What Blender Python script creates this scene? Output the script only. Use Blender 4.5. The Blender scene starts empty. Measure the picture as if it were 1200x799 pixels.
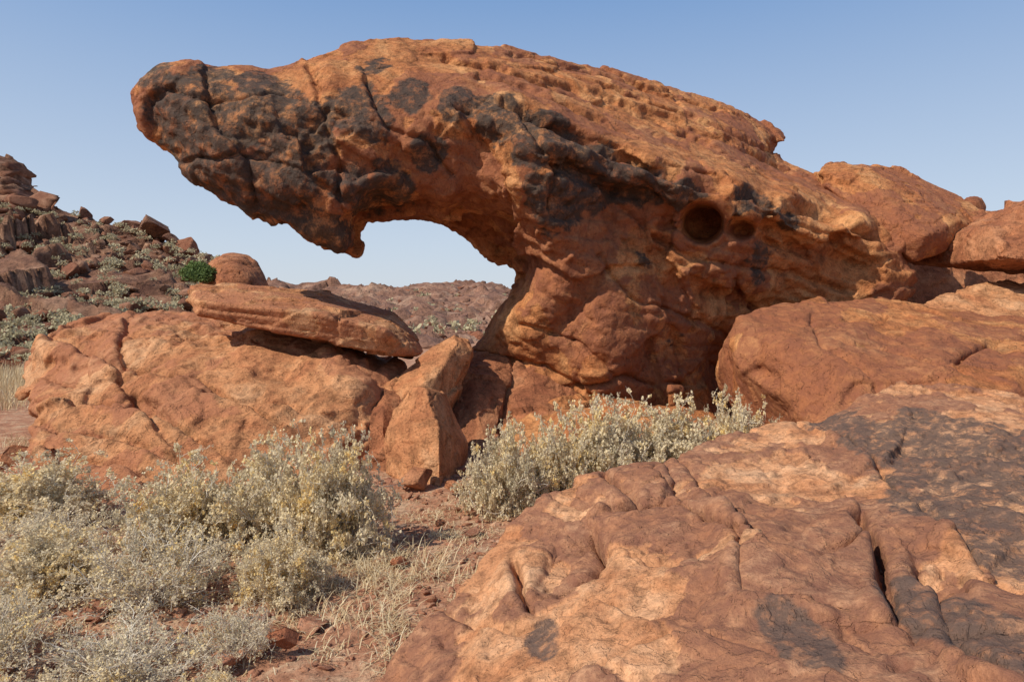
import bpy, bmesh, math
import numpy as np
from mathutils import Vector

rng = np.random.default_rng(7)
scene = bpy.context.scene
EYE = 1.6

# ---------------------------------------------------------------- helpers
def site(a, b, y):
    """survey sheet bearing (a,b) + distance y (metres) -> world metres"""
    a = np.asarray(a, float); b = np.asarray(b, float); y = np.asarray(y, float)
    return np.stack([(a-600)/800*y, y, EYE+(370-b)/800*y], -1)

def h3(ix, iy, iz, seed):
    h = (ix.astype(np.int64)*73856093) ^ (iy.astype(np.int64)*19349663) ^ (iz.astype(np.int64)*83492791) ^ (seed*2654435761)
    h = (h & 0xffffffff).astype(np.uint64)
    h = ((h ^ (h >> np.uint64(16)))*np.uint64(0x45d9f3b)) & np.uint64(0xffffffff)
    h = ((h ^ (h >> np.uint64(16)))*np.uint64(0x45d9f3b)) & np.uint64(0xffffffff)
    h = h ^ (h >> np.uint64(16))
    return h.astype(np.float64)/4294967295.0

def vnoise(P, seed=0):
    i = np.floor(P); f = P-i; f = f*f*f*(f*(f*6-15)+10)
    i = i.astype(np.int64); r = 0
    for dx in (0, 1):
        wx = f[:, 0] if dx else 1-f[:, 0]
        for dy in (0, 1):
            wy = f[:, 1] if dy else 1-f[:, 1]
            for dz in (0, 1):
                wz = f[:, 2] if dz else 1-f[:, 2]
                r = r+h3(i[:, 0]+dx, i[:, 1]+dy, i[:, 2]+dz, seed)*wx*wy*wz
    return r*2-1

ROT = np.array([[.36, .48, -.8], [-.8, .6, 0], [.48, .64, .6]])
def fbm(P, octv=4, seed=0, gain=.5):
    a = 1; s = 0; t = 0; Q = P.copy()
    for o in range(octv):
        s = s+a*vnoise(Q, seed+o*17); t += a; a *= gain
        Q = (Q@ROT)*2.03+13.7
    return s/t

def ridged(P, octv=4, seed=0):
    a = 1; s = 0; t = 0; Q = P.copy()
    for o in range(octv):
        s = s+a*(1-np.abs(vnoise(Q, seed+o*17))*2); t += a; a *= .5
        Q = (Q@ROT)*2.03+13.7
    return s/t

def worley(P, seed=0):
    i = np.floor(P).astype(np.int64)
    n = len(P); F1 = np.full(n, 9e9)
    C = np.zeros((n, 3)); K = np.zeros((n, 3), np.int64)
    for dx in (-1, 0, 1):
        for dy in (-1, 0, 1):
            for dz in (-1, 0, 1):
                j = i+np.array([dx, dy, dz])
                c = np.stack([j[:, k]+h3(j[:, 0], j[:, 1], j[:, 2], seed+k*101) for k in range(3)], -1)
                d = ((P-c)**2).sum(1)
                m = d < F1
                F1 = np.where(m, d, F1)
                C[m] = c[m]; K[m] = j[m]
    return C, K

def sstep(x, a, b):
    t = np.clip((x-a)/(b-a), 0, 1); return t*t*(3-2*t)

def make_mesh(name, V, faces_list, smooth=True):
    me = bpy.data.meshes.new(name)
    V = np.asarray(V, np.float32)
    me.vertices.add(len(V)); me.vertices.foreach_set("co", V.ravel())
    tot = sum(f.size for f in faces_list); npoly = sum(len(f) for f in faces_list)
    me.loops.add(tot); me.polygons.add(npoly)
    li = np.concatenate([f.ravel() for f in faces_list]).astype(np.int32)
    ls = []; s = 0
    for f in faces_list:
        ls.append(s+np.arange(len(f))*f.shape[1]); s += f.size
    me.loops.foreach_set("vertex_index", li)
    me.polygons.foreach_set("loop_start", np.concatenate(ls).astype(np.int32))
    me.update(calc_edges=True)
    me.validate()
    if smooth:
        me.polygons.foreach_set("use_smooth", np.ones(len(me.polygons), bool))
    return me

def add_obj(name, me, mat=None, loc=None):
    ob = bpy.data.objects.new(name, me)
    scene.collection.objects.link(ob)
    if mat:
        me.materials.clear(); me.materials.append(mat)
    if loc is not None: ob.location = loc
    return ob

def get_co(me):
    a = np.empty(len(me.vertices)*3, np.float32); me.vertices.foreach_get("co", a); return a.reshape(-1, 3).astype(float)
def get_no(me):
    a = np.empty(len(me.vertices)*3, np.float32); me.vertex_normals.foreach_get("vector", a); return a.reshape(-1, 3).astype(float)
def set_attr(me, nm, vals):
    at = me.attributes.new(nm, 'FLOAT', 'POINT'); at.data.foreach_set("value", np.asarray(vals, np.float32))

# ---------------------------------------------------------------- materials
def rock_mat(name, c1, c2, c3, pat=(0.20, 0.072, 0.037), var=(0.034, 0.025, 0.020), sc=1.0, bump=1.0):
    m = bpy.data.materials.new(name); m.use_nodes = True
    nt = m.node_tree; N = nt.nodes; L = nt.links
    b = N["Principled BSDF"]; b.inputs["Roughness"].default_value = .85
    b.inputs["Specular IOR Level"].default_value = .2
    tc = N.new("ShaderNodeTexCoord")
    def noise(scale, det, rough=.6, dist=0.0):
        n = N.new("ShaderNodeTexNoise"); n.inputs["Scale"].default_value = scale
        n.inputs["Detail"].default_value = det; n.inputs["Roughness"].default_value = rough
        n.inputs["Distortion"].default_value = dist
        L.new(tc.outputs["Object"], n.inputs["Vector"]); return n.outputs["Fac"]
    def ramp(f, stops):
        r = N.new("ShaderNodeValToRGB"); L.new(f, r.inputs[0])
        e = r.color_ramp.elements
        while len(e) < len(stops): e.new(.5)
        for k, (p, c) in enumerate(stops):
            e[k].position = p; e[k].color = (*c, 1)
        return r.outputs[0]
    def mix(f, a, c, mode='MIX'):
        x = N.new("ShaderNodeMix"); x.data_type = 'RGBA'; x.blend_type = mode
        if isinstance(f, float): x.inputs[0].default_value = f
        else: L.new(f, x.inputs[0])
        for s, v in ((6, a), (7, c)):
            if isinstance(v, tuple): x.inputs[s].default_value = (*v, 1)
            else: L.new(v, x.inputs[s])
        return x.outputs[2]
    def mul(a, c):
        x = N.new("ShaderNodeMath"); x.operation = 'MULTIPLY'
        L.new(a, x.inputs[0]); L.new(c, x.inputs[1]); return x.outputs[0]
    g = lambda v: (v, v, v)
    mid = noise(7*sc, 6, .72)
    fin = noise(48*sc, 4, .72)
    big = noise(1.6*sc, 6, .62, .5)
    base = ramp(big, [(.36, c2), (.5, c1), (.64, c3)])
    base = mix(1.0, base, ramp(mid, [(.32, g(.50)), (.5, g(1.0)), (.68, g(1.22))]), 'MULTIPLY')
    base = mix(.6, base, ramp(fin, [(.33, g(.5)), (.5, g(1.0)), (.68, g(1.25))]), 'MULTIPLY')
    base = mix(ramp(noise(19*sc, 4, .8), [(.57, g(0)), (.66, g(.55))]), base, (c2[0]*.42, c2[1]*.40, c2[2]*.45))
    pa = N.new("ShaderNodeAttribute"); pa.attribute_name = "patina"
    base = mix(mul(pa.outputs["Fac"], ramp(mid, [(.35, g(1)), (.62, g(.55))])), base,
               mix(fin, pat, tuple(x*1.6 for x in pat)))
    va = N.new("ShaderNodeAttribute"); va.attribute_name = "varn"
    base = mix(mul(va.outputs["Fac"], ramp(mid, [(.36, g(.97)), (.50, g(.88)), (.62, g(.35))])), base, mix(fin, var, tuple(x*2.8 for x in var)))
    L.new(base, b.inputs["Base Color"])
    st = ramp(big, [(.38, g(0)), (.392, g(.33)), (.47, g(.36)), (.479, g(.66)), (.55, g(.69)), (.562, g(1))])
    b0 = N.new("ShaderNodeBump"); b0.inputs["Strength"].default_value = .9*bump; b0.inputs["Distance"].default_value = .04/sc
    L.new(st, b0.inputs["Height"])
    b1 = N.new("ShaderNodeBump"); b1.inputs["Strength"].default_value = .85*bump; b1.inputs["Distance"].default_value = .055/sc
    L.new(mid, b1.inputs["Height"]); L.new(b0.outputs[0], b1.inputs["Normal"])
    b2 = N.new("ShaderNodeBump"); b2.inputs["Strength"].default_value = .65*bump; b2.inputs["Distance"].default_value = .012/sc
    L.new(fin, b2.inputs["Height"]); L.new(b1.outputs[0], b2.inputs["Normal"])
    L.new(b2.outputs[0], b.inputs["Normal"])
    return m

M_MAIN = rock_mat("sandstone", (.45, .178, .066), (.325, .112, .043), (.55, .265, .11))
M_LEFT = rock_mat("sandstone_pale", (.49, .22, .098), (.38, .148, .065), (.56, .30, .155), pat=(.28, .11, .055))
M_FORE = rock_mat("sandstone_patina", (.51, .245, .12), (.41, .175, .08), (.60, .335, .185), pat=(.175, .076, .046), var=(.062, .040, .031), sc=2.0, bump=.85)
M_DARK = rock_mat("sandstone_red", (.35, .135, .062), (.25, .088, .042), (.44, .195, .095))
M_HILL = rock_mat("hill_rock", (.22, .108, .064), (.14, .064, .041), (.33, .185, .115), sc=.5)
M_FAR = rock_mat("far_rock", (.28, .145, .095), (.19, .098, .068), (.36, .22, .15), sc=.12)

# ---------------------------------------------------------------- rock builder
def rbf_fit(pts, c=18.0, smooth=1.0):
    X = pts[:, :2]; n = len(X)
    K = np.sqrt(((X[:, None]-X[None])**2).sum(-1)+c*c)
    A = np.zeros((n+3, n+3)); A[:n, :n] = K-np.eye(n)*smooth
    Pm = np.c_[np.ones(n), X/100]; A[:n, n:] = Pm; A[n:, :n] = Pm.T
    w = np.linalg.solve(A, np.r_[pts[:, 2], 0, 0, 0])
    def f(U, V):
        sh = U.shape; Q = np.c_[U.ravel(), V.ravel()]; out = np.empty(len(Q))
        for s in range(0, len(Q), 20000):
            q = Q[s:s+20000]
            k = np.sqrt(((q[:, None]-X[None])**2).sum(-1)+c*c)
            out[s:s+20000] = k@w[:n]+np.c_[np.ones(len(q)), q/100]@w[n:]
        return out.reshape(sh)
    return f

def seg_dist(U, V, A, B, side=False):
    q = np.c_[U.ravel(), V.ravel()]; n = len(q)
    D = B-A; L2 = (D**2).sum(1)+1e-9
    dist = np.empty(n); nr = np.empty((n, 2)); sg = np.empty(n)
    for s in range(0, n, 60000):
        qq = q[s:s+60000]
        t = np.clip(((qq[:, None]-A[None])*D[None]).sum(-1)/L2, 0, 1)
        near = A[None]+t[..., None]*D[None]
        d = np.sqrt(((qq[:, None]-near)**2).sum(-1)); k = d.argmin(1)
        r = np.arange(len(qq)); dist[s:s+60000] = d[r, k]; nr[s:s+60000] = near[r, k]
        e = qq-A[k]; sg[s:s+60000] = np.sign(D[k, 0]*e[:, 1]-D[k, 1]*e[:, 0])
    if side: return dist, sg
    return dist.reshape(U.shape), nr.reshape(U.shape+(2,))

def solid(outline, ctrl, step=5, bulge=.25, bw=35, thick=1.5, tw=80, drop=0, dents=(), grooves=(), c=18.0):
    O = np.array([p[:3] for p in outline], float)
    C = np.array(list(map(tuple, ctrl)), float).reshape(-1, 3)
    f = rbf_fit(np.r_[O, C], c)
    gx = np.arange(O[:, 0].min()-step, O[:, 0].max()+2*step, step)
    gy = np.arange(O[:, 1].min()-step, O[:, 1].max()+2*step, step)
    U, V = np.meshgrid(gx, gy)
    A = O[:, :2]; B = np.roll(A, -1, 0)
    inside = np.zeros(U.shape, bool)
    for (x1, y1), (x2, y2) in zip(A, B):
        if y1 == y2: continue
        cnd = ((y1 > V) != (y2 > V)) & (U < (x2-x1)*(V-y1)/(y2-y1)+x1)
        inside ^= cnd
    dist, near = seg_dist(U, V, A, B)
    cell = inside[:-1, :-1] & inside[1:, :-1] & inside[:-1, 1:] & inside[1:, 1:]
    cnt = np.zeros(U.shape, int)
    cnt[:-1, :-1] += cell; cnt[1:, :-1] += cell; cnt[:-1, 1:] += cell; cnt[1:, 1:] += cell
    used = cnt > 0; bd = used & (cnt < 4)
    U = U.copy(); V = V.copy(); dist = dist.copy()
    U[bd] = near[bd][:, 0]; V[bd] = near[bd][:, 1]; dist[bd] = 0
    base = f(U, V)
    t = np.clip(dist/bw, 0, 1); prof = np.sqrt(1-(1-t)**2)
    tb = np.clip(dist/tw, 0, 1); pb = np.sqrt(1-(1-tb)**2)
    yf = base-bulge*prof
    for (cx, cy, rx, ry, ang, dep, sh) in dents:
        a = math.radians(ang); du = U-cx; dv = V-cy
        x = (du*math.cos(a)+dv*math.sin(a))/rx; y = (-du*math.sin(a)+dv*math.cos(a))/ry
        r = np.sqrt(x*x+y*y)
        yf = yf+dep*(1-sstep(r, sh, 1.0))*np.minimum(1, dist/8)
    for (pts, w, dep) in grooves:
        p = np.array(pts, float)
        d, _ = seg_dist(U, V, p[:-1], p[1:])
        yf = yf+dep*(1-sstep(d, 0, w))*np.minimum(1, dist/8)
    PF = site(U, V, yf); PB = site(U, V, base)
    PB[..., 1] += thick*pb; PB[..., 2] -= drop*pb
    idf = -np.ones(U.shape, int); idf[used] = np.arange(used.sum())
    nb = used & ~bd; idb = idf.copy(); idb[nb] = used.sum()+np.arange(nb.sum())
    verts = np.r_[PF[used], PB[nb]]
    jj, ii = np.nonzero(cell)
    def q(idm): return np.stack([idm[jj, ii], idm[jj+1, ii], idm[jj+1, ii+1], idm[jj, ii+1]], -1)
    F = np.r_[q(idf), q(idb)[:, ::-1]]
    return verts, F, PF[nb]

def remesh_me(me, voxel, sm):
    ob = add_obj("tmp", me)
    md = ob.modifiers.new("r", 'REMESH'); md.mode = 'VOXEL'; md.voxel_size = voxel; md.adaptivity = 0
    if sm:
        s = ob.modifiers.new("s", 'SMOOTH'); s.factor = .5; s.iterations = sm
    dg = bpy.context.evaluated_depsgraph_get(); dg.update()
    out = bpy.data.meshes.new_from_object(ob.evaluated_get(dg))
    bpy.data.objects.remove(ob); bpy.data.meshes.remove(me)
    return out

def detail(me, seed=1, lump=(.06, 1.2), facets=((.8, .12, .02),), bed=None, fine=(.006, .12), sheets=((.8, 2.2, .02),), patina=None, blobs=(), vth=.5, calm=(), topcalm=0.0, cracks=None, cuts=(), again=None):
    P = get_co(me); Nn = get_no(me)
    def calmf(P):
        cm = np.ones(len(P))
        for (a, b_, y, r) in calm:
            c = site(a, b_, y); R = r*y/800
            dd = np.sqrt((P[:, 0]-c[0])**2+(P[:, 2]-c[2])**2)
            cm *= sstep(dd, R*.8, R*1.5)
        return cm
    cm = calmf(P)
    tp = 1-topcalm*sstep(Nn[:, 2], .15, .5)
    d = lump[0]*fbm(P/lump[1], 3, seed)*tp
    for k, (cell, slope, stp) in enumerate(facets):
        Q = P/cell; Q = Q+.12*np.stack([vnoise(Q*1.1, seed+50+k), vnoise(Q*1.1, seed+60+k), vnoise(Q*1.1, seed+70+k)], -1)
        Cc, K = worley(Q, seed+k*7)
        rv = np.stack([h3(K[:, 0], K[:, 1], K[:, 2], seed+200+j) for j in range(3)], -1)*2-1
        e = ((Q-Cc)*rv).sum(1)*cell*slope+(h3(K[:, 0], K[:, 1], K[:, 2], seed+300)-.5)*2*stp
        msk = sstep(fbm(P/(cell*2.5), 2, seed+400+k), -.2, .2)
        d = d+e*(.1+.9*msk)*tp
    for k, (sc, lev, amp) in enumerate(sheets):
        g_ = (fbm(P/sc, 4, seed+500+k, .5)+.03*fbm(P*6, 2, seed+510+k))*lev*2
        fl = np.floor(g_); d = d+amp*(fl+sstep(g_-fl, .86, 1.0)-g_*.5)*tp
    if bed:
        n, fr, am = bed; n = np.array(n, float); n /= np.linalg.norm(n)
        s = (P@n)*fr+.35*fbm(P*.5, 2, seed+9)+.05*fbm(P*4, 2, seed+19)
        fl = np.floor(s); fr_ = s-fl
        hh = h3(fl.astype(np.int64), fl.astype(np.int64)*0, fl.astype(np.int64)*0, seed+5)
        saw = np.minimum(fr_/.88, (1-fr_)/.12)
        d = d+am*(saw-.5)*(.2+1.3*hh)*sstep(fbm(P*.9, 2, seed+29), -.35, .3)*(.35+.65*tp)
    if cracks:
        sc, am, an = cracks
        Q = P/sc; Q = Q*np.array([.55, .55, an])
        v = fbm(Q, 3, seed+700, .45); v2 = fbm(Q+31.3, 3, seed+720, .45)
        m1 = sstep(fbm(P/sc*1.3, 2, seed+740), -.05, .1); m2 = sstep(fbm(P/sc*1.3, 2, seed+741), .0, .15)
        d = d-am*((1-sstep(np.abs(v), 0, .022))*m1+(1-sstep(np.abs(v2), 0, .02))*m2)
        d = d+am*.5*sstep(v, -.005, .005)*m1
    if cuts:
        A_ = 600+800*P[:, 0]/P[:, 1]; B_ = 370-800*(P[:, 2]-EYE)/P[:, 1]
        wob = 5 if P[:, 1].min() > 4 else 9
        A_ = A_+wob*fbm(P*3.2, 3, seed+801); B_ = B_+wob*fbm(P*3.2, 3, seed+802)
        fr = (Nn[:, 1] < .3)
        for (pts, w, dep, lift) in cuts:
            p = np.array(pts, float); mn = p.min(0)-70; mx = p.max(0)+70
            m = np.nonzero(fr & (A_ > mn[0]) & (A_ < mx[0]) & (B_ > mn[1]) & (B_ < mx[1]))[0]
            if not len(m): continue
            ds, sg = seg_dist(A_[m], B_[m], p[:-1], p[1:], True)
            d[m] += -dep*(1-sstep(ds, 0, w))+lift*(sg > 0)*sstep(ds, 0, 2.5)*(1-sstep(ds, 3, 45))
    P = P+Nn*(d*cm)[:, None]
    me.vertices.foreach_set("co", P.astype(np.float32).ravel()); me.update()
    if again:
        me = remesh_me(me, again, 0)
        P = get_co(me); cm = calmf(P)
    Nn = get_no(me)
    d = fine[0]*fbm(P/fine[1], 4, seed+77, .55)
    pat = np.zeros(len(P))
    if patina:
        sc, th, hgt = patina
        g = fbm(P/sc, 5, seed+33, .52)+.08*ridged(P/(sc*.5), 3, seed+35)
        pat = sstep(g, th-.010, th+.014)
        d = d+hgt*pat
        d = d+hgt*.8*sstep(fbm(P/(sc*.8)+7.7, 5, seed+43, .5), .0, .025)
    P = P+Nn*(d*cm)[:, None]
    me.vertices.foreach_set("co", P.astype(np.float32).ravel()); me.update()
    w = np.zeros(len(P))
    for (a, b_, y, r) in blobs:
        c = site(a, b_, y); R = r*y/800
        dd = np.sqrt((P[:, 0]-c[0])**2+(P[:, 2]-c[2])**2+(.35*(P[:, 1]-c[1]))**2)
        w = np.maximum(w, 1-dd/(R*1.5))
    w = np.clip(w*1.6, 0, 1)*(cm*.8+.2)
    if len(blobs):
        st = .55*fbm(P*np.array([1.6, 1.6, 2.6]), 5, seed+66, .6)+.45*fbm(P*np.array([5, 5, 9.]), 4, seed+67, .6)
        vr = sstep(w+st, vth-.02, vth+.09)*sstep(w, 0, .1)
    else: vr = np.zeros(len(P))
    set_attr(me, "patina", pat); set_attr(me, "varn", vr)
    me.polygons.foreach_set("use_smooth", np.ones(len(me.polygons), bool))
    c = P.mean(0); c[2] = P[:, 2].min()
    me.vertices.foreach_set("co", (P-c).astype(np.float32).ravel()); me.update()
    return me, c

def rock(name, outline, ctrl, mat, voxel=.04, sk=None, dk=None, sm=3):
    V, F, front = solid(outline, ctrl, **(sk or {}))
    me = remesh_me(make_mesh("tmp", V, [F]), voxel, sm)
    me, c = detail(me, **(dk or {}))
    me.name = name
    add_obj(name, me, mat, Vector(c))
    return front

def shard(name, pts, mat, voxel=.02, dk=None, back=None, sm=1):
    """angular block: convex hull of surveyed corners (+ the same corners pushed back by `back`)"""
    V = site(*np.array(pts, float).T)
    if back is not None: V = np.r_[V, V+np.array(back)]
    bm = bmesh.new()
    for v in V: bm.verts.new(v)
    bmesh.ops.convex_hull(bm, input=bm.verts)
    bmesh.ops.delete(bm, geom=[v for v in bm.verts if not v.link_faces], context='VERTS')
    me = bpy.data.meshes.new("h"); bm.to_mesh(me); bm.free()
    me = remesh_me(me, voxel, sm)
    me, c = detail(me, **(dk or {})); me.name = name
    add_obj(name, me, mat, Vector(c))

# ---------------------------------------------------------------- main arch
arch = [(187,76,8.6),(165,92,8.5),(153,108,8.5),(156,135,8.5),(176,160,8.4),(204,180,8.4),(226,210,8.4),(262,228,8.4),(298,248,8.5),(335,266,8.5),(362,284,8.6),(386,292,8.6),(402,301,8.6),(410,285,8.6),(412,264,8.8),(420,252,9.2),(447,257,9.6),(485,256,9.9),(515,264,10.2),(550,280,10.5),(582,303,10.7),(600,318,10.8),(606,324,10.7),
(596,338,10.3),(583,358,10),(574,380,9.8),(560,402,9.7),(552,415,9.6),(590,430,9.5),(630,455,9.4),(650,490,9.3),(700,515,9.3),(760,515,9.3),(830,505,9.5),(900,510,9.9),(960,490,9.9),(1000,430,9.9),(1050,385,10),(1070,350,10.2),(1068,318,10.3),(1050,290,10.5),(1035,262,11),(1000,238,11.5),(968,212,12.3),(945,203,12.6),(925,193,12.8),(912,182,12.9),(918,160,13),(885,138,13),(840,122,12.8),(800,110,12.6),(740,94,12.2),(680,80,11.8),(600,60,11),(555,50,10.6),(510,50,10.3),(470,43,10),(440,46,9.8),(408,47,9.6),(385,60,9.4),(368,66,9.3),(345,78,9.2),(310,82,9),(285,76,8.9),(250,78,8.8),(228,72,8.7),(205,74,8.6)]
ac = [(480,85,9.1),(540,100,8.95),(600,125,8.8),(650,145,8.8),(700,172,8.8),(760,195,8.8),(800,207,8.85),(860,222,9.0),(920,236,9.3),(1000,255,9.9),(1040,285,10.3),
(600,95,9.8),(700,125,10.3),(800,160,10.6),(880,185,11.2),(940,215,11.3),
(430,110,8.7),(450,150,8.5),(380,110,8.5),(380,150,8.35),(300,120,8.3),(220,110,8.3),(250,180,8.2),(330,220,8.25),(380,262,8.45),(400,200,8.4),(470,190,8.6),(520,205,8.8),(560,180,8.8),(580,235,8.85),(620,262,8.85),(642,285,8.85),(420,235,8.5),(470,235,8.9),(520,236,8.95),
(440,250,9.3),(500,250,9.8),(545,262,10.2),(590,285,10.5),(614,295,10.4),(618,310,10.0),
(650,310,9.0),(625,332,9.3),(600,365,9.4),(660,360,9.05),(700,380,9.0),(720,300,9.05),(680,330,8.95),(700,240,9.15),(760,240,9.2),(620,400,9.3),(700,440,9.1),(760,400,9.3),(780,350,9.4),(800,430,9.6),(740,490,9.2),
(850,380,9.9),(830,300,9.35),(830,250,9.2),(900,270,9.4),(900,310,9.7),(960,290,9.8),(1000,300,10.0),(865,430,11.0),(900,475,11.6),(950,350,10.1),(1000,340,10.2)]
dents = [(823,262,27,25,0,.9,.68),(868,269,19,14,0,.5,.5),(780,263,22,12,10,.10,.1),
 (505,180,22,36,20,.14,.1),(700,400,60,70,0,-.12,.0),(668,395,40,50,10,.10,.1),(470,190,26,44,-30,.14,.1),(440,230,30,18,0,.2,.1),
 (300,170,60,30,30,.12,.1),(350,245,40,20,20,.15,.1),(560,160,50,25,20,.12,.0),(680,205,80,18,25,.30,.1),(740,225,50,14,15,.15,.1),
 (920,285,60,20,25,.3,.1),(990,300,50,30,20,.3,.1),(850,345,80,24,15,.25,.0),(780,410,40,50,20,.2,.0),(850,430,40,50,0,.4,.0),(600,215,40,30,0,-.12,.0),(640,170,40,25,0,-.1,.0),
 (385,90,25,30,0,-.15,0),(260,130,30,35,0,.12,.1)]
grooves = [([(712,230),(712,300),(690,350),(650,385)],14,.10),([(760,200),(790,250),(760,330),(790,400),(800,460)],14,.10),([(650,150),(760,196),(880,222),(1000,256)],10,.18)]
cuts = [([(590,124),(650,150),(700,174),(760,198),(800,211),(860,226),(920,240),(1000,260),(1040,290)][::-1],7,.16,.07),
 ([(640,100),(740,130),(860,170),(930,205)][::-1],4,.06,.05),([(520,70),(640,105),(760,140),(830,170)][::-1],4,.06,.05),([(700,108),(800,140),(900,178)][::-1],3,.06,.04),([(560,90),(660,128),(740,160)][::-1],4,.06,.04),([(600,66),(700,92),(850,135)][::-1],3,.05,.04),
 ([(430,95),(450,150),(500,165),(530,205)],5,.08,.04),([(360,80),(380,140),(400,190),(395,240)],5,.08,.04),([(240,90),(250,140),(290,190),(300,240)],5,.08,.04),
 ([(190,100),(250,120),(330,110),(410,140)],5,.07,.04),([(220,190),(280,180),(350,200),(400,230)],5,.07,.04),([(540,130),(580,190),(600,240)],5,.07,.04),
 ([(610,135),(650,200),(640,245)],6,.09,.04),([(720,240),(800,300),(900,320),(990,340)],5,.08,.05),([(700,300),(740,350),(800,370),(860,400)],5,.08,.05),([(610,380),(680,400),(720,440)],5,.07,.03),
 ([(680,455),(730,442),(800,452)],6,.12,.05),([(860,330),(900,380),(880,430)],7,.14,.05),([(900,250),(960,275),(1030,285)],5,.08,.05),([(560,415),(640,432),(700,470)],6,.12,.04)]
ab = [(b[0],b[1],8.5,b[2]) for b in [(320,140,48),(270,155,48),(240,190,48),(300,205,50),(340,215,50),(340,250,38),(385,275,28),(420,135,34),(440,155,24),(590,140,34),(640,165,42),(700,190,34),(655,240,34),(750,207,30),(820,226,30),(900,232,36),(430,52,24),(215,130,30),(418,225,26),(690,215,34),(960,250,30),(370,160,34),(190,95,22),(250,90,22),(300,95,22),(500,180,22),(1010,268,30),(570,120,20),(720,165,20),(870,245,26),(670,180,30),(780,215,22),(810,400,26),(770,300,18),(930,300,34),(460,215,24),(480,110,24),(540,120,24),(860,360,26)]]
rock("natural_rock_arch", arch, ac, M_MAIN, .025,
     dict(step=4, bulge=.20, bw=26, thick=2.6, tw=130, dents=dents, grooves=grooves, c=9.0),
     dict(seed=3, lump=(.05, 1.4), facets=((1.2, .18, .03), (.45, .14, .018), (.17, .22, .010)), sheets=((1.5, 1.8, .03), (.5, 1.5, .014)), bed=((.33, -.50, .80), 6, .04), fine=(.008, .07), patina=(.8, .04, .010), blobs=ab, vth=.48, calm=[(823,262,9.3,24),(868,269,9.4,16)], topcalm=.7, cracks=(.9, .035, 1.8), cuts=cuts, again=.0225), sm=2)

# ---------------------------------------------------------------- left rocks
rock("sandstone_outcrop", [(22,436,9),(45,405,9.5),(62,380,10),(85,372,10.3),(130,368,10.5),(200,362,10.5),(280,372,10),(380,392,9.3),(440,412,9.3),(485,420,9.2),(472,440,8.6),(455,460,8.2),(452,490,7.9),(450,520,7.6),(420,560,7.0),(330,575,6.6),(250,590,6.2),(190,600,6.1),(110,592,6.1),(60,575,6.3),(35,535,6.8),(45,490,7.4),(25,470,8)],
     [(100,440,8.3),(60,420,8.8),(200,395,9.0),(300,405,8.6),(400,410,8.6),(420,440,8.0),(300,440,7.9),(200,450,7.7),(120,480,7.3),(300,480,7.4),(200,520,6.8),(250,500,7.1),(400,470,7.6),(330,505,7.2)], M_LEFT, .026,
     dict(step=4, bulge=.18, bw=25, thick=1.8, tw=60, drop=.8, c=12,
          dents=[(170,475,40,14,20,.2,.1),(330,440,50,14,10,.15,.1),(110,410,40,14,10,.12,.1),(240,415,50,12,0,-.15,.1)]),
     dict(seed=11, lump=(.07, 1.3), facets=((.9, .14, .03), (.35, .13, .012)), sheets=((1.0, 2.0, .035), (.4, 1.5, .012)), bed=((-.35, -.15, .92), 6, .065), fine=(.006, .07), patina=(.9, .12, .010), cracks=(.8, .035, 2.0), again=.024,
          cuts=[([(60,400),(130,430),(230,440),(330,500)],6,.14,.06),([(150,380),(140,450),(200,520)],5,.1,.05),([(300,400),(420,430),(450,450)],5,.12,.05),([(30,470),(120,470),(200,490),(260,530)],6,.14,.07),([(50,500),(140,510),(220,545)],6,.12,.06),([(50,440),(110,450),(170,440)],5,.08,.04),([(240,460),(330,470),(420,500)],5,.08,.04),([(60,395),(180,400),(300,385)],5,.07,.04),([(60,530),(140,540),(200,570)],6,.1,.05)]))

PL = dict(lump=(.01, .5), sheets=(), fine=(.004, .05))
shard("sandstone_slab", [(222,350,8.8),(224,336,9.1),(262,331,9.5),(380,342,9.8),(462,366,9.7),(484,388,9.3),(498,412,8.9),(490,416,8.5),(440,412,8.15),(330,390,8.1),(232,368,8.3),(234,354,8.25),(330,362,8.0),(380,369,8.0),(452,388,8.05),(480,418,9.2),(250,372,9.2)],
      M_LEFT, .02, dict(seed=21, facets=((.7, .06, .008), (.2, .08, .004)), lump=(.012, .8), sheets=(), bed=((0.12, 0, 1), 10, .03), fine=(.004, .06), patina=(.5, .0, .006), cracks=(.5, .014, 2.5)), sm=1)

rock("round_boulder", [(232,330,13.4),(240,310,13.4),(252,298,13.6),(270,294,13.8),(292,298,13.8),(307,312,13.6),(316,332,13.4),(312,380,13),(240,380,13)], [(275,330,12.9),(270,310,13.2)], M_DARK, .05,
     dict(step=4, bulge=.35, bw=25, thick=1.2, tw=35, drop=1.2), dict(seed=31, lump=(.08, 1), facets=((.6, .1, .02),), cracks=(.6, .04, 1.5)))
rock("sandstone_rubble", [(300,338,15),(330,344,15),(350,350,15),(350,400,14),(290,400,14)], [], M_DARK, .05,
     dict(step=4, bulge=.3, bw=20, thick=1.2, tw=25, drop=1), dict(seed=32, facets=((.5, .2, .03),)))

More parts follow.
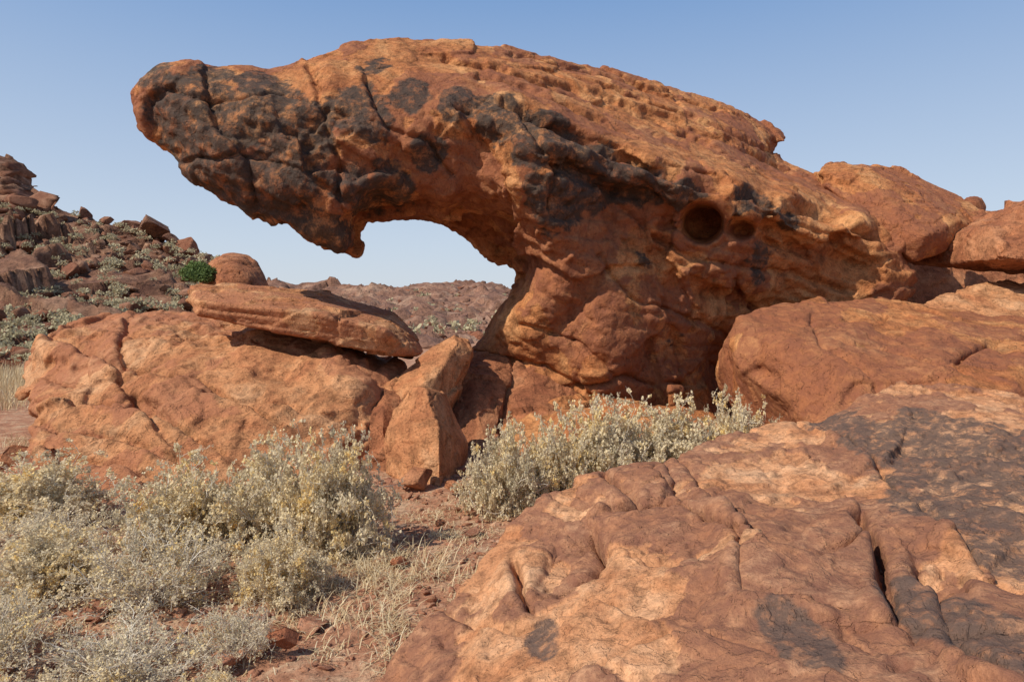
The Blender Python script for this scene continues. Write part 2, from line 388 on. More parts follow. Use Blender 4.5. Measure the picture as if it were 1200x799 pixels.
shard("broken_rock", [(484,453,7.3),(500,455,7.15),(513,461,7.3),(541,520,7.25),(539,548,7.1),(522,574,6.75),(490,577,6.65),(452,554,6.9),(450,515,7.1),(460,482,7.25),(502,470,6.95),(514,500,6.75),(516,572,6.5),(475,500,6.9)],
      M_LEFT, .014, dict(seed=41, facets=((.5, .10, .010), (.15, .12, .004)), cracks=(.5, .012, 1), **PL), back=(.05, .35, -.05))
shard("broken_rock", [(438,462,8.2),(470,440,8.3),(505,408,8.5),(532,390,8.6),(547,396,8.6),(553,410,8.5),(540,440,8.3),(526,478,8.0),(500,478,7.9),(450,490,7.9),(535,402,8.35),(512,440,7.9),(478,458,7.85)],
      M_LEFT, .016, dict(seed=42, facets=((.5, .12, .012), (.2, .12, .005)), cracks=(.5, .012, 1), **PL), back=(0, .5, -.1))
shard("broken_rock", [(430,474,7.9),(450,456,8.0),(474,462,8.0),(482,480,7.8),(470,520,7.4),(458,566,7.0),(418,562,7.1),(422,510,7.5),(448,480,7.5),(450,520,7.2)],
      M_DARK, .018, dict(seed=43, facets=((.4, .2, .02), (.2, .12, .006)), **PL), back=(0, .4, 0))
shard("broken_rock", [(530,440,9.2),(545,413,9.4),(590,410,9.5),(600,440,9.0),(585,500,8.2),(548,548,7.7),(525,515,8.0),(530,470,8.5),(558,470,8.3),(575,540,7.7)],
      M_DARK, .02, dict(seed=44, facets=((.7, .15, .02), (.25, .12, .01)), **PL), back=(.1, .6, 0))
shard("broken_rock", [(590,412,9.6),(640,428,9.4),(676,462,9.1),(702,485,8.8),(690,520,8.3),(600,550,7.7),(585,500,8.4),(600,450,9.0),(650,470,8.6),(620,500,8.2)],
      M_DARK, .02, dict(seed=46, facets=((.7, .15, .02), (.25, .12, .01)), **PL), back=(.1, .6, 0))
shard("broken_rock", [(640,500,7.9),(655,486,8.0),(700,482,8.0),(715,500,7.9),(705,540,7.4),(645,545,7.3),(675,510,7.5)],
      M_MAIN, .02, dict(seed=47, facets=((.4, .15, .02),), **PL), back=(0, .4, 0))
rock("broken_rock", [(585,500,8.2),(640,478,8.6),(690,462,8.8),(740,462,8.8),(790,475,8.8),(840,482,8.8),(862,520,8.2),(850,560,7.4),(600,560,7.2)],
     [(650,505,8.0),(720,495,8.2),(780,510,8.0)], M_MAIN, .026,
     dict(step=4, bulge=.10, bw=14, thick=.8, tw=30, drop=.4, c=6), dict(seed=45, lump=(.06, .6), facets=((.6, .2, .04), (.25, .15, .01)), cracks=(.6, .03, 2)), sm=1)

# ---------------------------------------------------------------- right rocks
rock("sandstone_boulder", [(853,395,8.2),(865,372,8.3),(900,358,8.8),(960,349,9.2),(1030,350,9.3),(1100,358,9.2),(1160,368,9),(1260,385,8.8),(1330,440,8),(1330,540,6.4),(1200,560,5.8),(1060,545,6),(980,525,6.2),(945,508,6.5),(925,480,6.9),(895,462,7.2),(870,440,7.6),(855,415,8)],
     [(920,395,7.6),(1000,395,7.5),(1100,405,7.3),(1200,425,6.9),(960,450,6.9),(1050,455,6.6),(1150,465,6.3),(930,425,7.2)], M_MAIN, .024,
     dict(step=4, bulge=.22, bw=28, thick=1.2, tw=60, drop=.7, c=14, dents=[(1170,420,50,18,-10,.15,.1),(900,440,30,14,30,.12,.1)]),
     dict(seed=51, lump=(.05, 1.2), facets=((1.1, .10, .015), (.3, .07, .006)), sheets=((1.0, 1.6, .022), (.4, 1.4, .010)), fine=(.004, .08), patina=(.9, -.04, .012), cracks=(.8, .025, 1.6), cuts=[([(980,400),(1060,412),(1130,440)],5,.06,.03),([(880,385),(960,380),(1040,372)],4,.05,.02),([(1120,425),(1160,405),(1200,400)],7,.15,.05),([(950,370),(960,410),(1010,430),(1030,460)],4,.05,.02)], again=.022))
shard("sandstone_block", [(965,198,11.7),(975,192,11.9),(1030,192,12.2),(1052,198,12.2),(1135,236,11.7),(1162,262,11.2),(1130,285,10.7),(1072,306,10.2),(1050,290,10.2),(1010,250,10.6),(968,217,11.2),(1010,205,11.2),(1085,276,10.0),(1120,260,10.5)],
      M_MAIN, .024, dict(seed=52, lump=(.01, .8), facets=((.8, .08, .014), (.2, .1, .005)), sheets=(), fine=(.006, .09), bed=((.5, -.3, .8), 5, .03), cracks=(.6, .02, 2), patina=(.7, .0, .01)), back=(.5, 2.4, .1), sm=1)  # unseen rear extension, added as a roof to shade the gap beneath
rock("sandstone_boulder", [(1120,245,13),(1135,230,13),(1150,229,13),(1160,240,13),(1160,280,12.8),(1120,280,12.8)], [], M_DARK, .04,
     dict(step=3, bulge=.2, bw=14, thick=1, tw=20), dict(seed=53, lump=(.05, .8)))
rock("sandstone_boulder", [(1154,290,9.6),(1156,264,9.8),(1180,252,10),(1192,240,10.1),(1210,232,10.1),(1290,220,10),(1320,320,9.5),(1200,312,9.3),(1162,307,9.4)], [(1180,280,9.4),(1230,270,9.4)], M_DARK, .03,
     dict(step=4, bulge=.10, bw=8, thick=2.4, tw=30, c=4), dict(seed=54, lump=(.03, .8), facets=((.6, .2, .03), (.2, .1, .006)), cracks=(.6, .03, 1)), sm=1)
rock("layered_sandstone_ledge", [(1072,362,9.4),(1090,350,9.6),(1110,342,9.8),(1150,332,10.0),(1200,328,10.1),(1300,325,10.1),(1330,420,9),(1200,400,8.8),(1100,380,9.0)], [(1130,356,9.4),(1200,356,9.3)], M_LEFT, .03,
     dict(step=4, bulge=.12, bw=14, thick=1.2, tw=30, drop=.8), dict(seed=55, lump=(.03, .8), facets=((.5, .1, .02),), bed=((-.3, 0, 1), 7, .07)))
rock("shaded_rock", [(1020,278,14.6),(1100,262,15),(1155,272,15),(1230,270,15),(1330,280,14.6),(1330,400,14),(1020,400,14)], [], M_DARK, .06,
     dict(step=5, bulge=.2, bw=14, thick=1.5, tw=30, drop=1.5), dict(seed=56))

fore = [(440,840,2.75),(468,785,3.0),(500,740,3.2),(535,690,3.45),(560,650,3.65),(590,622,3.8),(640,585,4.05),(700,556,4.3),(745,548,4.4),(780,548,4.4),(797,530,4.6),(830,520,4.8),(880,508,5.0),(930,494,5.2),(960,488,5.3),(1000,470,5.4),(1050,449,5.5),(1110,452,5.3),(1160,455,5.2),(1250,460,5),(1400,520,4),(1520,700,2.2),(1520,1000,1.4),(1100,1020,1.25),(700,1020,1.6),(430,920,2.3)]
fc = [(560,765,2.75),(620,700,3.05),(650,640,3.55),(750,600,3.7),(850,560,4.1),(950,530,4.5),(1050,490,4.8),(700,720,2.7),(800,680,2.8),(900,640,3.0),(1000,600,3.4),(1100,560,3.8),(1150,500,4.4),(800,780,2.2),(950,740,2.3),(1100,700,2.4),(1200,640,2.8),(1200,780,1.85),(1000,870,1.7),(800,900,1.7),(1300,560,3.5)]
rock("foreground_boulder", fore, fc, M_FORE, .013,
     dict(step=5, bulge=.10, bw=40, thick=1.0, tw=90, drop=1.0, c=20,
          dents=[(1100,700,40,60,30,.14,.0),(900,560,90,26,5,.08,.0),(1020,640,40,90,-20,.07,.0),(760,585,50,18,10,.06,.0),(640,740,60,30,-30,.05,0)]),
     dict(seed=61, lump=(.05, .8), facets=((.8, .07, .012), (.3, .07, .005), (.12, .08, .002)), sheets=((.7, 1.6, .022), (.25, 1.4, .008)), fine=(.002, .04), patina=(.50, -.06, .012), cracks=(.45, .018, 1.2),
          blobs=[(1180,560,3.6,110),(1150,620,3.0,60),(1190,760,1.9,70),(640,760,2.6,26),(980,505,5.0,40),(940,770,2.1,40)], vth=.43, again=.0112,
          cuts=[([(697,622),(706,645),(690,668),(655,686)],12,.14,-.045),([(636,655),(650,635),(690,622)],6,.03,-.03),([(598,660),(608,690),(614,708)],11,.11,.01),([(795,545),(850,600),(880,640)],5,.035,.03),([(1005,610),(1030,670),(1050,725)],14,.15,.045),([(1070,665),(1098,700),(1112,745),(1180,790)],14,.16,.045),([(860,610),(895,650),(960,660),(1010,640)],6,.05,.035),
                ([(940,500),(1000,520),(1080,600),(1150,660)],5,.05,.035),([(712,560),(730,585),(745,594)],9,.08,.01),([(640,580),(720,600),(800,590),(900,610)],5,.035,.025),([(520,720),(600,740),(700,700),(760,720)],6,.035,.025),([(780,560),(800,600),(860,630),(870,700),(960,720)],5,.04,.03),([(700,780),(780,740),(860,760),(960,790)],6,.04,.025),([(740,650),(790,665),(840,650)],5,.03,.025)]))

# ---------------------------------------------------------------- hills
hill_front = rock("rocky_hill", [(-420,110,52),(-200,130,50),(-100,150,50),(-20,180,48),(15,192,47),(40,215,46),(70,243,45),(110,256,44),(150,262,43),(195,277,42),(230,297,40),(270,312,38),(310,332,36),(345,350,34),(370,380,31),(370,425,25),(200,430,22),(60,436,19.5),(0,440,18.5),(-200,470,14),(-420,480,13)],
     [(100,350,30),(0,350,29),(0,280,38),(100,300,36),(200,330,34),(40,400,23),(150,390,26),(250,370,30),(-200,300,32)], M_HILL, .17,
     dict(step=5, bulge=.5, bw=14, thick=8, tw=100, drop=6, c=25), dict(seed=71, lump=(.5, 6), facets=((3.5, .4, .45), (1.3, .45, .2), (.6, .4, .08)), sheets=(), fine=(.06, .8)), sm=1)
far_front = rock("distant_hill", [(-700,335,170),(-300,330,170),(100,326,165),(310,328,160),(340,331,160),(352,334,160),(375,335,160),(420,333,160),(450,335,160),(480,332,160),(530,329,158),(560,330,158),(580,332,156),(600,337,155),(640,337,155),(800,332,155),(1300,325,150),(1900,330,150),(1900,405,50),(1300,408,45),(700,408,42),(590,408,40),(400,406,42),(0,402,46),(-700,402,48)],
     [(400,341,150),(540,340,148),(400,352,118),(500,352,120),(590,352,118),(400,365,85),(500,370,78),(590,380,62),(500,390,55)], M_FAR, .7,
     dict(step=6, bulge=.5, bw=6, thick=25, tw=60, drop=8, c=12), dict(seed=72, lump=(.6, 15), facets=((6.0, .3, .6), (2.2, .4, .35)), sheets=(), bed=((0, .1, 1), .45, 1.2), fine=(.15, 2)), sm=1)

# ---------------------------------------------------------------- stone templates
def ico(sub):
    bm = bmesh.new(); bmesh.ops.create_icosphere(bm, subdivisions=sub, radius=1)
    V = np.array([v.co[:] for v in bm.verts]); F = np.array([[v.index for v in f.verts] for f in bm.faces]); bm.free()
    return V, F
def stone_template(sub, seed, extra=4):
    r = np.random.default_rng(seed); V, F = ico(sub); V = V.copy()
    Q, _ = np.linalg.qr(r.normal(size=(3, 3)))
    pl = [s*Q[k]+r.normal(size=3)*.22 for k in range(3) for s in (1, -1)]+[r.normal(size=3) for _ in range(extra)]
    for j, n in enumerate(pl):
        n = n/np.linalg.norm(n); o = r.uniform(.35, .65) if j < 6 else r.uniform(.5, .7)
        d = V@n-o; m = d > 0; V[m] -= d[m, None]*n
    return V*1.35*(1+.05*fbm(V*3+seed, 2, seed))[:, None], F
def rotm(k):
    q = rng.normal(size=(k, 4)); q /= np.linalg.norm(q, axis=1)[:, None]; w, x, y, z = q.T
    return np.stack([1-2*(y*y+z*z), 2*(x*y-w*z), 2*(x*z+w*y), 2*(x*y+w*z), 1-2*(x*x+z*z), 2*(y*z-w*x), 2*(x*z-w*y), 2*(y*z+w*x), 1-2*(x*x+y*y)], -1).reshape(k, 3, 3)
def scatter(name, temps, pos, size, mat, flat=.7, smooth=False):
    k = len(pos); R = rotm(k); VV = []; FF = []; off = 0; PA = []
    sc = size[:, None]*rng.uniform(.5, 1.35, (k, 3))
    which = rng.integers(0, len(temps), k)
    for t, (V, F) in enumerate(temps):
        idx = np.nonzero(which == t)[0]
        if not len(idx): continue
        X = np.einsum('kij,knj->kni', R[idx], V[None]*sc[idx][:, None, :]); X[..., 2] *= flat
        X += pos[idx][:, None]
        VV.append(X.reshape(-1, 3)); FF.append((F[None]+off+(np.arange(len(idx))*len(V))[:, None, None]).reshape(-1, 3)); off += X.shape[0]*X.shape[1]
        PA.append(np.repeat(rng.random(len(idx))**2, len(V)))
    V = np.concatenate(VV); me = make_mesh(name, V, [np.concatenate(FF)], smooth)
    set_attr(me, "patina", np.concatenate(PA)); set_attr(me, "varn", np.zeros(len(V)))
    return add_obj(name, me, mat)
T3 = [stone_template(4, s) for s in range(6)]
T2 = [stone_template(3, s+20) for s in range(8)]
T1 = [stone_template(2, s+40) for s in range(10)]

nb_ = 4200
idx = rng.integers(0, len(hill_front), nb_)
p = hill_front[idx]+rng.normal(size=(nb_, 3))*[.3, .3, .1]
s = .06+.62*rng.random(nb_)**4.5
s *= 1+.9*(p[:, 2] > 7.5)
p[:, 2] += s*.1
scatter("hill_boulders", T1, p, s, M_HILL)
rp = site(np.array([182, 150, 160, 205, 218, 20, 55, 125, 100, 240, 172]), np.array([268, 266, 270, 285, 292, 205, 232, 258, 252, 303, 268]), np.array([41, 42, 41.5, 40, 40, 46, 45, 43, 44, 39, 41]))
scatter("ridge_boulders", T3, rp, np.array([.75, .6, .5, .5, .6, 1.2, .9, .5, .6, .5, .45]), M_HILL, flat=.95)
idx = rng.integers(0, len(far_front), 6500)
p = far_front[idx]+rng.normal(size=(6500, 3))*[1, 1, .1]
s = (.12+.7*rng.random(6500)**3)*(.4+p[:, 1]/110)
scatter("valley_boulders", T1, p, s, M_FAR)

# ---------------------------------------------------------------- ground
def gh(x, y):
    P = np.c_[x, y, np.zeros_like(x)]
    r = np.hypot(x, y-4)
    near = np.exp(-(r/14)**2)
    return (.05*fbm(P*.7, 3, 5)+.018*fbm(P*5, 3, 6))*(near*.9+.1)+.12*sstep(y, 5.5, 9)*sstep(x, -3.5, -1)*(1-sstep(y, 20, 40))-.02
def axis(lo, a, b, hi, st):
    mid = np.arange(a, b, st)
    up = [b]; g = st
    while up[-1] < hi: g *= 1.18; up.append(up[-1]+g)
    dn = [a]; g = st
    while dn[-1] > lo: g *= 1.18; dn.append(dn[-1]-g)
    return np.r_[dn[::-1][:-1], mid, up]
gx = axis(-900, -5, 2.5, 900, .028); gy = axis(-300, 2.0, 8.5, 1200, .028)
X, Y = np.meshgrid(gx, gy); Z = gh(X.ravel(), Y.ravel())
ny, nx = X.shape; ii, jj = np.meshgrid(np.arange(nx-1), np.arange(ny-1)); a = (jj*nx+ii).ravel()
me = make_mesh("ground", np.c_[X.ravel(), Y.ravel(), Z], [np.stack([a, a+1, a+nx+1, a+nx], -1)])
set_attr(me, "patina", np.zeros(X.size)); set_attr(me, "varn", np.zeros(X.size))
M_GROUND = rock_mat("red_gravel", (.43, .215, .125), (.33, .15, .085), (.50, .325, .205), sc=3.0)
add_obj("ground", me, M_GROUND)

M_GRAVEL = rock_mat("gravel_stone", (.41, .19, .105), (.31, .13, .076), (.49, .29, .185), pat=(.2, .088, .056), sc=4)
n = 14000
gxp = rng.uniform(-5, 1.5, n); gyp = 2.2+6.5*rng.random(n)**1.3
s = .005+.035*rng.random(n)**5
scatter("gravel", T1, np.c_[gxp, gyp, gh(gxp, gyp)+s*.15], s, M_GRAVEL, flat=.6)
n = 420
gxp = rng.uniform(-6, 1.0, n); gyp = 2.6+7*rng.random(n)
s = .03+.09*rng.random(n)**3
scatter("loose_stones", T2, np.c_[gxp, gyp, gh(gxp, gyp)+s*.1], s, M_GRAVEL, flat=.6)
lp = np.array([(-1.1, 3.28, .05), (-.72, 4.4, .02), (-.5, 6.2, .05), (-.25, 6.0, .04), (-.9, 6.4, .08), (-.55, 5.2, .03), (-4.6, 6.5, .08), (-5.0, 7.0, .06), (-4.2, 6.2, .03), (-.2, 6.7, .06)])
scatter("red_stones", T3, lp, np.array([.08, .06, .10, .07, .14, .06, .28, .25, .16, .12]), M_DARK, flat=.7)

# ---------------------------------------------------------------- plants
def leaf_mat(name, stops, trans=.3):
    m = bpy.data.materials.new(name); m.use_nodes = True; nt = m.node_tree; N = nt.nodes; L = nt.links
    b = N["Principled BSDF"]; out = N["Material Output"]
    at = N.new("ShaderNodeAttribute"); at.attribute_name = "rnd"
    r = N.new("ShaderNodeValToRGB"); L.new(at.outputs["Fac"], r.inputs[0]); e = r.color_ramp.elements
    while len(e) < len(stops): e.new(.5)
    for k, (p, c) in enumerate(stops): e[k].position = p; e[k].color = (*c, 1)
    L.new(r.outputs[0], b.inputs["Base Color"]); b.inputs["Roughness"].default_value = .7; b.inputs["Specular IOR Level"].default_value = .2
    if trans:
        t = N.new("ShaderNodeBsdfTranslucent"); L.new(r.outputs[0], t.inputs[0])
        mx = N.new("ShaderNodeMixShader"); mx.inputs[0].default_value = trans
        L.new(b.outputs[0], mx.inputs[1]); L.new(t.outputs[0], mx.inputs[2]); L.new(mx.outputs[0], out.inputs[0])
    return m
M_LEAF = leaf_mat("shrub_leaf", [(0, (.50, .43, .29)), (.3, (.70, .60, .42)), (.65, (.82, .70, .47)), (1, (.86, .65, .28))], .40)
M_TWIG = leaf_mat("shrub_twig", [(0, (.42, .34, .26)), (.5, (.62, .54, .43)), (1, (.76, .70, .60))], 0)
M_STRAW = leaf_mat("straw", [(0, (.52, .37, .20)), (.6, (.68, .54, .33)), (1, (.78, .67, .46))], .25)
M_GREEN = leaf_mat("green_leaf", [(0, (.08, .13, .04)), (1, (.20, .27, .09))])

def tubes(paths, rad):
    n, k, _ = paths.shape; t = np.gradient(paths, axis=1); t /= np.linalg.norm(t, axis=2)[..., None]+1e-9
    ref = np.array([.31, .77, .55]); s1 = np.cross(t, ref); s1 /= np.linalg.norm(s1, axis=2)[..., None]+1e-9; s2 = np.cross(t, s1)
    ring = np.stack([paths+rad[..., None]*(s1*math.cos(a)+s2*math.sin(a)) for a in (0, 2.094, 4.189)], 2)
    V = ring.reshape(-1, 3); base = (np.arange(n)[:, None]*k+np.arange(k-1)[None]).ravel()*3
    F = np.concatenate([np.stack([base+a, base+(a+1) % 3, base+3+(a+1) % 3, base+3+a], -1) for a in range(3)])
    return V, F
def leaves(pos, size, r, asp=.65):
    n = len(pos); u = r.normal(size=(n, 3)); u[:, 2] += .3; u /= np.linalg.norm(u, axis=1)[:, None]
    w = r.normal(size=(n, 3)); v = np.cross(u, w); v /= np.linalg.norm(v, axis=1)[:, None]; nn = np.cross(u, v)
    s = size[:, None]
    V = np.stack([pos, pos+u*s*.35+v*s*asp*.5+nn*s*.1, pos+u*s*.75+v*s*asp*.42, pos+u*s, pos+u*s*.75-v*s*asp*.42, pos+u*s*.35-v*s*asp*.5+nn*s*.1], 1).reshape(-1, 3)
    F = np.arange(n*6).reshape(n, 6); return V, F
def shrub(seed, R=.6, H=.8, n1=60, k2=6, k3=4, nl=13, lsize=.021, twig=1.0):
    r = np.random.default_rng(seed)
    def grow(start, dirn, ln, k, bend, up):
        P = [start]; d = dirn.copy()
        for i in range(k-1):
            d = d+r.normal(size=d.shape)*bend+np.array([0, 0, up]); d /= np.linalg.norm(d, axis=1)[:, None]
            P.append(P[-1]+d*(ln/(k-1))[:, None])
        return np.stack(P, 1)
    th = r.uniform(0, 2*np.pi, n1); q = r.random(n1)**.55
    tilt = q*1.4
    d = np.c_[np.cos(th)*np.sin(tilt), np.sin(th)*np.sin(tilt), np.cos(tilt)]
    lobe = .85+.14*np.sin(th*3+seed)+.09*r.normal(size=n1)
    ln = 1/np.sqrt((np.sin(tilt)/R)**2+(np.cos(tilt)/H)**2)*lobe*.86
    s0 = np.c_[r.normal(size=(n1, 2))*.06, np.zeros(n1)-.02]
    A = grow(s0, d, ln, 7, .17, .0)
    def branch(A, per, lo):
        n, k, _ = A.shape; ii = np.repeat(np.arange(n), per); t = r.uniform(lo, k-1.01, len(ii)); a = t.astype(int); f = (t-a)[:, None]
        st = A[ii, a]*(1-f)+A[ii, a+1]*f; dd = A[ii, a+1]-A[ii, a]; dd /= np.linalg.norm(dd, axis=1)[:, None]+1e-9
        dd = dd+r.normal(size=dd.shape)*.75; dd /= np.linalg.norm(dd, axis=1)[:, None]
        return st, dd
    st, dd = branch(A, k2, 2.2); B = grow(st, dd, r.uniform(.10, .22, len(st))*R/.6, 5, .25, .05)
    st, dd = branch(B, k3, 1.0); C = grow(st, dd, r.uniform(.04, .09, len(st)), 4, .3, .05)
    VT = []; FT = []; off = 0; RN = []
    for Pth, r0, r1 in ((A, .0045, .0022), (B, .0022, .0013), (C, .0013, .0009)):
        rad = np.linspace(r0, r1, Pth.shape[1])[None]*twig*r.uniform(.7, 1.3, (len(Pth), 1)); V, F = tubes(Pth, rad)
        VT.append(V); FT.append(F+off); off += len(V); RN.append(np.clip(r.normal(.5, .2, len(V)//12+1), 0, 1).repeat(12)[:len(V)])
    ii = r.integers(0, len(C), len(C)*nl); t = 2.99*r.random(len(ii))**.6; a = t.astype(int); f = (t-a)[:, None]
    pos = C[ii, a]*(1-f)+C[ii, a+1]*f+r.normal(size=(len(ii), 3))*.008
    sz = lsize*r.uniform(.5, 1.2, len(ii))
    LV, LF = leaves(pos, sz, r, .85)
    clump = fbm(pos*6, 2, seed)*1.1+.5
    rn = np.clip(.65*clump+.35*r.random(len(ii)), 0, 1).repeat(6)
    me = make_mesh("shrub_mesh", np.concatenate(VT+[LV]), [np.concatenate(FT), LF+off], False)
    set_attr(me, "rnd", np.concatenate(RN+[rn]))
    me.materials.append(M_TWIG); me.materials.append(M_LEAF)
    nf = sum(len(f) for f in FT)
    mi = np.zeros(len(me.polygons), np.int32); mi[nf:] = 1
    me.polygons.foreach_set("material_index", mi); me.update()
    return me
SH = [shrub(1, n1=75), shrub(2, .65, .7, n1=80), shrub(3, .6, .75, n1=75)]
SP = [shrub(4, .6, .55, n1=60, nl=5, lsize=.017, twig=1.1), shrub(5, .65, .5, n1=60, nl=4, lsize=.017, twig=1.2)]
def put(name, me, x, y, sx, sz, rot, z=None):
    ob = bpy.data.objects.new(name, me); scene.collection.objects.link(ob)
    ob.location = (x, y, float(gh(np.array([x]), np.array([y]))[0]) if z is None else z); ob.scale = (sx, sx, sz); ob.rotation_euler = (0, 0, rot)
    return ob
for (m, x, y, sx, sz, ro) in [
  (SH[0],-1.75,5.0,.95,1.22,.3),(SH[1],-1.27,4.75,.78,1.32,1.7),(SH[2],-2.3,4.75,.85,1.0,2.5),
  (SP[0],-2.0,3.85,.85,.9,.5),(SH[2],-1.35,3.95,.52,.66,1.1),(SH[1],-2.7,3.9,.7,.65,4.0),
  (SP[1],-1.75,3.05,.75,.6,3.0),(SP[0],-2.4,3.1,.7,.7,5.0),(SH[2],-1.2,2.75,.28,.35,.2),
  (SH[0],-1.85,2.6,.42,.45,2.1),(SP[1],-1.35,3.3,.45,.5,.6),
  (SH[1],-3.7,5.4,1.0,.85,.9),(SP[0],-3.1,4.6,.85,.65,2.2),(SP[1],-4.5,5.4,1.0,.8,2.2),
  (SH[0],-.06,5.75,.74,1.28,3.3),(SH[2],.36,6.0,.72,1.22,1.3),
  (SH[1],.9,6.3,.92,1.34,.1),(SH[0],1.5,6.6,1.02,1.30,5.1),(SH[2],2.2,6.8,.76,1.25,2.9)]:
    put("desert_shrub", m, x, y, sx, sz, ro)

def tuft_cloud(name, pos, size, mat, per=60, lf=.12):
    k = len(pos); d = rng.normal(size=(k, per, 3)); d /= np.linalg.norm(d, axis=2)[..., None]; d[..., 2] = np.abs(d[..., 2])*.8
    P = pos[:, None]+d*size[:, None, None]*rng.uniform(.5, 1, (k, per, 1))
    V, F = leaves(P.reshape(-1, 3), np.repeat(size*lf*3, per)*rng.uniform(.6, 1.2, k*per), rng, .6)
    me = make_mesh(name, V, [F], False); set_attr(me, "rnd", np.clip(np.repeat(rng.random(k), per*6)*.6+.4*rng.random(k*per).repeat(6), 0, 1))
    return add_obj(name, me, mat)
M_HSH = leaf_mat("hill_shrub_leaf", [(0, (.36, .31, .18)), (.6, (.50, .44, .28)), (1, (.64, .56, .36))])
nt_ = 1900
c = hill_front[rng.integers(0, len(hill_front), nt_)]; c = c+rng.normal(size=c.shape)*[.3, .3, .03]
c = c[c[:, 2] < 8.5]; c[:, 2] += .22
tuft_cloud("hillside_shrubs", c, rng.uniform(.15, .42, len(c)), M_HSH)
c = far_front[rng.integers(0, len(far_front), 700)]; c[:, 2] += .3
tuft_cloud("valley_shrubs", c, rng.uniform(.3, .8, 700), M_HSH, per=30, lf=.2)
c = site(np.array([222., 232, 242, 228, 238]), np.array([322., 318, 322, 328, 330]), np.array([14.5, 14.6, 14.5, 14.4, 14.4])-1.6)
tuft_cloud("green_bush", c, np.array([.2, .24, .2, .22, .22]), M_GREEN, per=900, lf=.07)

def grass(name, cx, cy, hgt, per, spread, lie=.5, zf=gh, w=.0022):
    n = len(cx)*per; x = np.repeat(cx, per)+rng.normal(size=n)*np.repeat(spread, per); y = np.repeat(cy, per)+rng.normal(size=n)*np.repeat(spread, per)
    h = np.repeat(hgt, per)*rng.uniform(.4, 1.1, n); th = rng.uniform(0, 6.283, n); ti = np.clip(rng.normal(lie, .3, n), 0, 1.5)
    b = np.c_[x, y, zf(x, y)]; dx = np.c_[np.cos(th), np.sin(th), np.zeros(n)]; up = np.array([0, 0, 1.])
    P = [b]
    for k in range(3):
        a = ti*(.6+.4*k); P.append(P[-1]+(dx*np.sin(a)[:, None]+up*np.cos(a)[:, None])*(h/3)[:, None])
    side = np.c_[-np.sin(th), np.cos(th), np.zeros(n)]*w
    V = np.stack([P[0]-side, P[0]+side, P[1]-side, P[1]+side, P[2]-side*.7, P[2]+side*.7, P[3]], 1).reshape(-1, 3)
    a = np.arange(n)*7
    F4 = np.concatenate([np.stack([a, a+1, a+3, a+2], -1), np.stack([a+2, a+3, a+5, a+4], -1)]); F3 = np.stack([a+4, a+5, a+6], -1)
    me = make_mesh(name, V, [F4, F3], False); set_attr(me, "rnd", rng.random(n).repeat(7)); return add_obj(name, me, M_STRAW)
k = 340; cx = rng.uniform(-2.8, .2, k); cy = rng.uniform(2.4, 6.2, k)
grass("dry_grass", cx, cy, rng.uniform(.04, .13, k), 26, np.full(k, .06), 1.35)
k = 60; cx = rng.normal(-.9, .3, k); cy = rng.normal(4.2, .4, k)
grass("dry_grass", cx, cy, rng.uniform(.12, .25, k), 30, np.full(k, .06), 1.25)
k = 500; cx = rng.uniform(-16, -8.6, k); cy = rng.uniform(11.5, 18.5, k)
grass("straw_grass", cx, cy, rng.uniform(.3, .55, k), 40, np.full(k, .2), .35, w=.006)
k = 120; cx = rng.uniform(-6.5, -3.5, k); cy = rng.uniform(5.5, 9, k)
grass("dry_grass", cx, cy, rng.uniform(.08, .25, k), 30, np.full(k, .1), .8, w=.003)

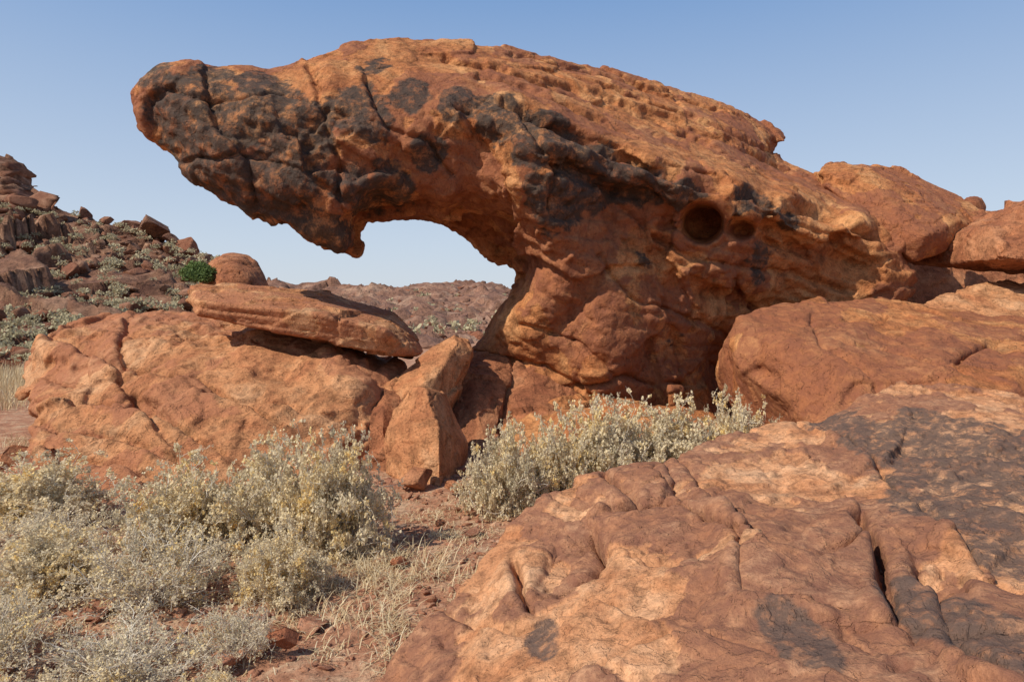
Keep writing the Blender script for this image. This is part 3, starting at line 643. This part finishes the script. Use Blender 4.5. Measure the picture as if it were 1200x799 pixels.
# ---------------------------------------------------------------- light, sky, camera
EL = 45
sd = np.array([-.85, -.53, 0]); sd /= np.linalg.norm(sd)
dirv = Vector((sd[0]*math.cos(math.radians(EL)), sd[1]*math.cos(math.radians(EL)), math.sin(math.radians(EL))))
sun = bpy.data.lights.new("sun", 'SUN'); sun.energy = 5.0; sun.angle = math.radians(.5); sun.color = (1, .93, .80)
so = bpy.data.objects.new("sun", sun); scene.collection.objects.link(so); so.rotation_euler = dirv.to_track_quat('Z', 'Y').to_euler(); so.location = (-10, -8, 14)
w = bpy.data.worlds.new("World"); scene.world = w; w.use_nodes = True
nt = w.node_tree; N = nt.nodes; L = nt.links
sky = N.new("ShaderNodeTexSky"); sky.sky_type = 'NISHITA'; sky.sun_disc = False
sky.sun_elevation = math.radians(EL); sky.sun_rotation = math.atan2(dirv.x, dirv.y)
sky.dust_density = 2.0; sky.air_density = 1.1; sky.ozone_density = 2.0
bg = N["Background"]; bg.inputs[1].default_value = .09
# dry-season haze veil: same for every direction, thicker toward the horizon
tc = N.new("ShaderNodeTexCoord"); sp = N.new("ShaderNodeSeparateXYZ"); L.new(tc.outputs["Generated"], sp.inputs[0])
rp = N.new("ShaderNodeValToRGB"); L.new(sp.outputs[2], rp.inputs[0]); e = rp.color_ramp.elements
for k in range(2): e.new(.5)
for k, (p_, c_) in enumerate([(0.0, (.86, .93, 1.0)), (.10, (.72, .84, 1.0)), (.42, (.26, .45, .80)), (1.0, (.07, .15, .38))]):
    e[k].position = p_; e[k].color = (*c_, 1)
vm = N.new("ShaderNodeVectorMath"); vm.operation = 'SCALE'; L.new(rp.outputs[0], vm.inputs[0]); vm.inputs["Scale"].default_value = 10.0
mx = N.new("ShaderNodeMix"); mx.data_type = 'RGBA'; mx.inputs[0].default_value = .78
L.new(sky.outputs[0], mx.inputs[6]); L.new(vm.outputs[0], mx.inputs[7]); L.new(mx.outputs[2], bg.inputs[0])
cam = bpy.data.cameras.new("camera"); cam.lens = 24; cam.sensor_width = 36; cam.shift_y = -29.5/1200; cam.clip_end = 3000; cam.clip_start = .05
co = bpy.data.objects.new("camera", cam); scene.collection.objects.link(co); co.location = (0, 0, EYE); co.rotation_euler = (math.radians(90), 0, 0)
scene.camera = co
scene.view_settings.view_transform = 'Standard'; scene.view_settings.look = 'None'; scene.view_settings.exposure = 0
